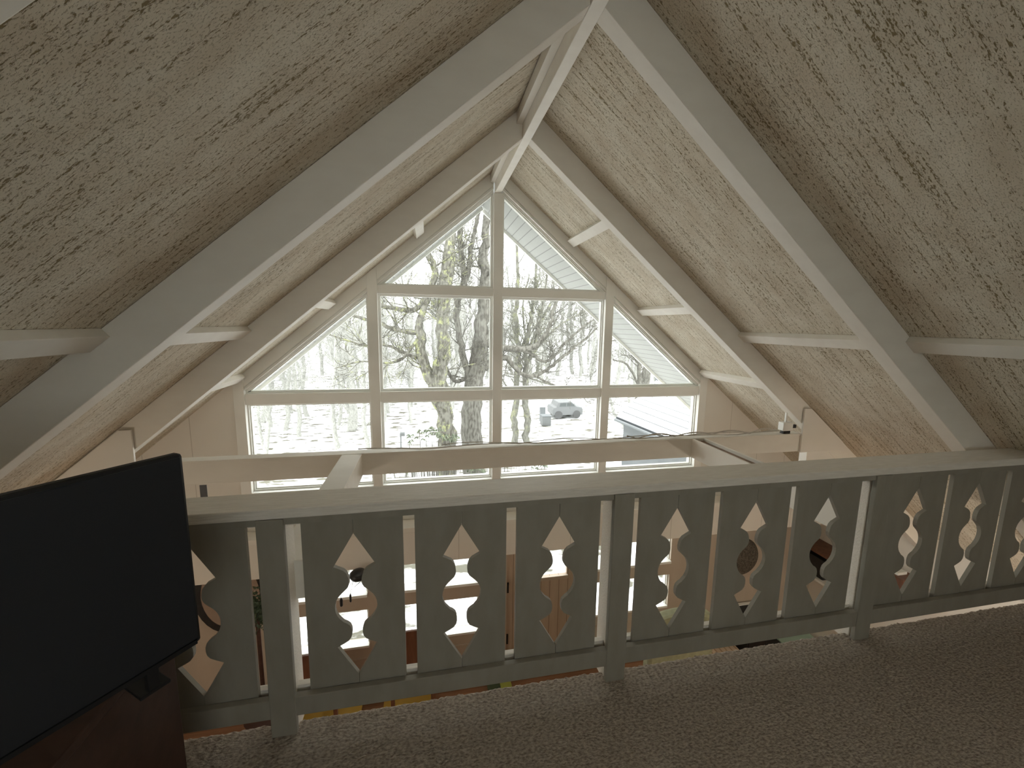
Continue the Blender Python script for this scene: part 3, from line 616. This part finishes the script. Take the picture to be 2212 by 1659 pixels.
tree('maple_tree', 47, [[(8.45,17.2,-3.5,.1),(8.3,17.2,-3.1,.1),(7.88,17,-2.7,.09),(7.47,17,-2.2,.07),(7.2,17,-1.2,.06),(7.3,17,.4,.04)]],
 barkfar, 'thin leaning tree at the left eave of the snowy roof', 2.4, 1.1)
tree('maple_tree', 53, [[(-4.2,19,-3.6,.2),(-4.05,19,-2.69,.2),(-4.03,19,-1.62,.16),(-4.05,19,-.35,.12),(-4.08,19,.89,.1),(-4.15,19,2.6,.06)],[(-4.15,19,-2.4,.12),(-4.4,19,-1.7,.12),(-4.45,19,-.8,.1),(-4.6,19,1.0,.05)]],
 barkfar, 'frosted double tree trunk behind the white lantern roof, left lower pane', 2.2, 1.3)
# woodland: individual bare trees, six shapes copied
protos = []
for k_ in range(6):
    RR = random.Random(100+k_); t = Tree(200+k_); H = RR.uniform(9, 13); p = Vector((0,0,-.2)); pts = []
    for i in range(8): pts.append((p.x, p.y, p.z, .17*(1-i/8.5)+.015)); p = p+Vector((RR.gauss(0,.18), RR.gauss(0,.18), H/7))
    e = thing('woodland_tree', (0,0,0), 'pale bare tree in the snowy woods far behind the lichened tree', 'tree', 'bare trees of the snowy wood')
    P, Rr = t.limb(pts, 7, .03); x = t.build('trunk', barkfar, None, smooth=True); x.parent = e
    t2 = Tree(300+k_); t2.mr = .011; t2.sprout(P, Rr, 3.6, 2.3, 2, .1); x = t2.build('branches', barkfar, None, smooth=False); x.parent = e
    protos.append(e)
RR = random.Random(77); spots = []
for i in range(150):
    y = RR.uniform(21, 52); x = RR.uniform(-.60*y, .62*y+2)
    if 3.2 < x < 10.5 and y < 29: y += 12
    spots.append((x, y))
for i in range(26):
    y = RR.uniform(14.5, 22); x = -y*RR.uniform(.17, .62)
    if abs(x+2.05*y/7) > .5: spots.append((x, y))
for i in range(7): spots.append((RR.uniform(-3.3, -1.2), RR.uniform(17, 24)))
spots += [(-7.9,23),(-6.7,22),(-8.9,24),(-5.6,25),(-2.6,23),(-1.9,26)]
keep = []
for p in spots:
    if all((p[0]-q[0])**2+(p[1]-q[1])**2 > 1.1 for q in keep): keep.append(p)
spots = keep
for i, (x, y) in enumerate(spots):
    o = protos[i] if i < 6 else copy_tree(protos[i % 6])
    o.location = (x, y, gz(x, y)); o.rotation_euler.z = RR.random()*6.28; s_ = RR.uniform(.55, 1.1) if y > 22.5 else RR.uniform(.35, .7); o.scale = (s_, s_, s_)
# neighbouring snowy roof, car, boxes, lantern, wires
P_ = [Vector((4.20,10,-.796)), Vector((5.42,7.4,-1.20)), Vector((7.83,14,-.289))]
nb = thing('neighbour_building', (6.5, 10, GZ), 'low building wing with snow dusted shingle roof outside the right outer pane', 'building')
e1 = (P_[1]-P_[0]); e2 = (P_[2]-P_[0]); e1 = e1*1.4; P_[1] = P_[0]+e1
nn = e1.cross(e2).normalized(); nn = nn if nn.z > 0 else -nn
ex = e1.normalized(); ey = nn.cross(ex); ey = ey if ey.dot(e2) > 0 else -ey
ex2 = e1; m = MB(); q = [Vector((0,0,0)), e1, e1+e2, e2]
loc = [Vector((v.dot(ex), v.dot(ey), 0)) for v in q]
me = MB()
for zz in (0, -.12): me.v += [Vector((l.x, l.y, zz)) for l in loc]
me.f = [(0,1,2,3),(7,6,5,4),(0,4,5,1),(1,5,6,2),(2,6,7,3),(3,7,4,0)]
ro = me.build('roof', shingle, None); ro.parent = nb
RM = Matrix((ex, ey, ex.cross(ey))).transposed().to_4x4(); RM.translation = P_[0]; ro.matrix_parent_inverse = Matrix.Translation(nb.location).inverted(); ro.matrix_basis = RM
gt = MB().tube([P_[0]+Vector((-.05,-.03,-.07)), P_[1]+Vector((-.05,-.03,-.07))], .04, 8).build('gutter', siding, None); gt.parent = nb; gt.matrix_parent_inverse = Matrix.Translation(nb.location).inverted()
wl_ = MB(); a = P_[0]+Vector((.35,.25,-.2)); b = P_[1]+Vector((.35,.1,-.2)); c = P_[0]+e2*.95+Vector((.3,0,-.25)); d_ = P_[1]+e2*.95+Vector((0,0,-.25))
for v in (a, b, d_, c): wl_.v += [v, Vector((v.x, v.y, GZ-.2))]
wl_.f = [(0,2,3,1),(2,4,5,3),(4,6,7,5),(6,0,1,7)]
x = wl_.build('wall', siding, None); x.parent = nb; x.matrix_parent_inverse = Matrix.Translation(nb.location).inverted()
x = MB().box(7.5, 7.75, 13.5, 13.75, -.6, .35).build('chimney', siding, None); x.parent = nb; x.matrix_parent_inverse = Matrix.Translation(nb.location).inverted()
car = thing('car', (6.2, 20.2, -3.1), 'silver estate car parked in the snow, seen through the right centre pane', 'car')
def sub(b, name, m, par, **kw):
    o = b.build(name, m, None, **kw); o.parent = par; o.matrix_parent_inverse = Matrix.Translation(par.location).inverted(); return o
cz0 = -3.12
prof = [(-1.0,.22),(-1.02,.62),(-.95,.78),(-.75,.82),(-.62,1.16),(.35,1.18),(.72,.84),(1.15,.76),(1.22,.5),(1.2,.22)]
sub(MB().prism([(6.2+a*.72, cz0+b*.72) for a, b in prof][::-1], 19.7, 20.8), 'body', carp, car, bevel=.03)
sub(MB().prism([(6.2+a*.72, cz0+b*.72) for a, b in [(-.55,.86),(-.48,1.1),(-.06,1.1),(-.06,.86)]][::-1], 19.69, 19.71), 'window', carglass, car)
sub(MB().prism([(6.2+a*.72, cz0+b*.72) for a, b in [(0,.86),(0,1.1),(.32,1.1),(.6,.86)]][::-1], 19.69, 19.71), 'window', carglass, car)
for a in (-.6, .75):
    for y in (19.68, 20.72):
        w = [(6.2+a*.72+.2*math.cos(2*math.pi*i/20), cz0+.19+.2*math.sin(2*math.pi*i/20)) for i in range(20)]
        sub(MB().prism(w, y, y+.14), 'wheel', tyre, car)
rb = thing('recycling_bin', (4.8, 18.6, -3.15), 'grey square bin standing in the snow in front of the silver car', 'bin')
sub(MB().box(4.55, 4.98, 18.4, 18.8, -3.15, -2.70), 'body', mailbox, rb, bevel=.01); sub(MB().box(4.53, 5.0, 18.38, 18.82, -2.70, -2.66), 'lid', siding, rb)
gt2 = thing('gate_post', (4.75, 19.4, -3.15), 'pale square post behind the grey bin', 'post'); sub(MB().box(4.70, 4.95, 19.3, 19.5, -3.15, -2.42), 'shaft', siding, gt2); sub(MB().box(4.66, 4.99, 19.26, 19.54, -2.42, -2.38), 'cap', white_trim, gt2)
ln = thing('garden_lantern', (-2.05, 7, GZ), 'white square lantern with snow capped roof below the left lower pane', 'lantern')
sub(MB().box(-2.08, -2.02, 6.97, 7.03, GZ-.1, -.72), 'post', white_trim, ln); sub(MB().box(-2.15, -1.95, 6.9, 7.1, -.72, -.52), 'body', mailbox, ln)
py = MB(); py.v = [Vector((-2.22,7.0,-.50)), Vector((-2.05,6.83,-.52)), Vector((-1.88,7.0,-.50)), Vector((-2.05,7.17,-.50)), Vector((-2.05,7,-.40))]; py.f = [(3,2,1,0),(0,1,4),(1,2,4),(2,3,4),(3,0,4)]
sub(py, 'roof', capsnow, ln)
mb = thing('mailbox', (-1.72, 15, -3.1), 'small dark mailbox on a post in the snow, left of the lichened tree', 'mailbox')
sub(MB().box(-1.75, -1.70, 14.97, 15.03, -3.15, -2.35), 'post', mailbox, mb); sub(MB().box(-1.75, -1.58, 14.9, 15.1, -2.44, -2.33), 'box', mailbox, mb)
for z0, z1, w in ((-2.97,-2.828,'lower'),(-2.497,-2.459,'upper')):
    z0 += 1.2*0; tag(MB().tube([(-20, 24, z0+1.0-.1), (-11, 24, z0+.9), (-4, 24, z1+.95), (3, 24, z1+1.0)], .012, 4).build('power_line', siding), '%s thin power line crossing the left panes in front of the woods' % w, 'power line')
for i in range(5): pass
# evergreen shrub in front of the trunks, and woodland undergrowth
R = random.Random(5)
def shrub(cx, cy, w, n, label, z0, z1, m):
    e = thing('rhododendron_bush', (cx, cy, z0), label, 'bush'); b = MB(); s_ = MB()
    for i in range(n):
        x = cx+R.uniform(-w, w); y = cy+R.uniform(-.25, .25); zt_ = z1-abs(x-cx)/w*.25+R.uniform(-.15, .05); s_.tube([(x*.8+cx*.2, y, z0), (x, y, zt_)], [.012,.005], 3)
        for k_ in range(7):
            a = R.random()*6.28; L = R.uniform(.07,.12); d = Vector((math.cos(a)*.7, math.sin(a)*.7, -.5-R.random()*.5)).normalized(); p = Vector((x, y, zt_)); s2 = d.orthogonal().normalized()*.018
            i0 = len(b.v); b.v += [p, p+d*L*.5+s2, p+d*L, p+d*L*.5-s2]; b.f.append((i0, i0+1, i0+2, i0+3))
    sub(b, 'leaves', m, e); sub(s_, 'stems', bark2, e)
leafm = mat('evergreen_leaf', (.13,.15,.10), .6, (.09,.11,.07), 10)
shrub(-.5, 9.2, 1.1, 90, 'low dark leaved rhododendron nearest the window, below the lichened tree', GZ-.1, -1.35, leafm)
shrub(1.2, 9.6, 1.0, 50, 'sparse rhododendron in the snow right of the grey trunk', GZ-.1, -1.62, leafm)
shrub(-.62, 10.2, .62, 46, 'tall rhododendron with drooping leaves left of the lichened trunk', GZ-.1, -.95, leafm)
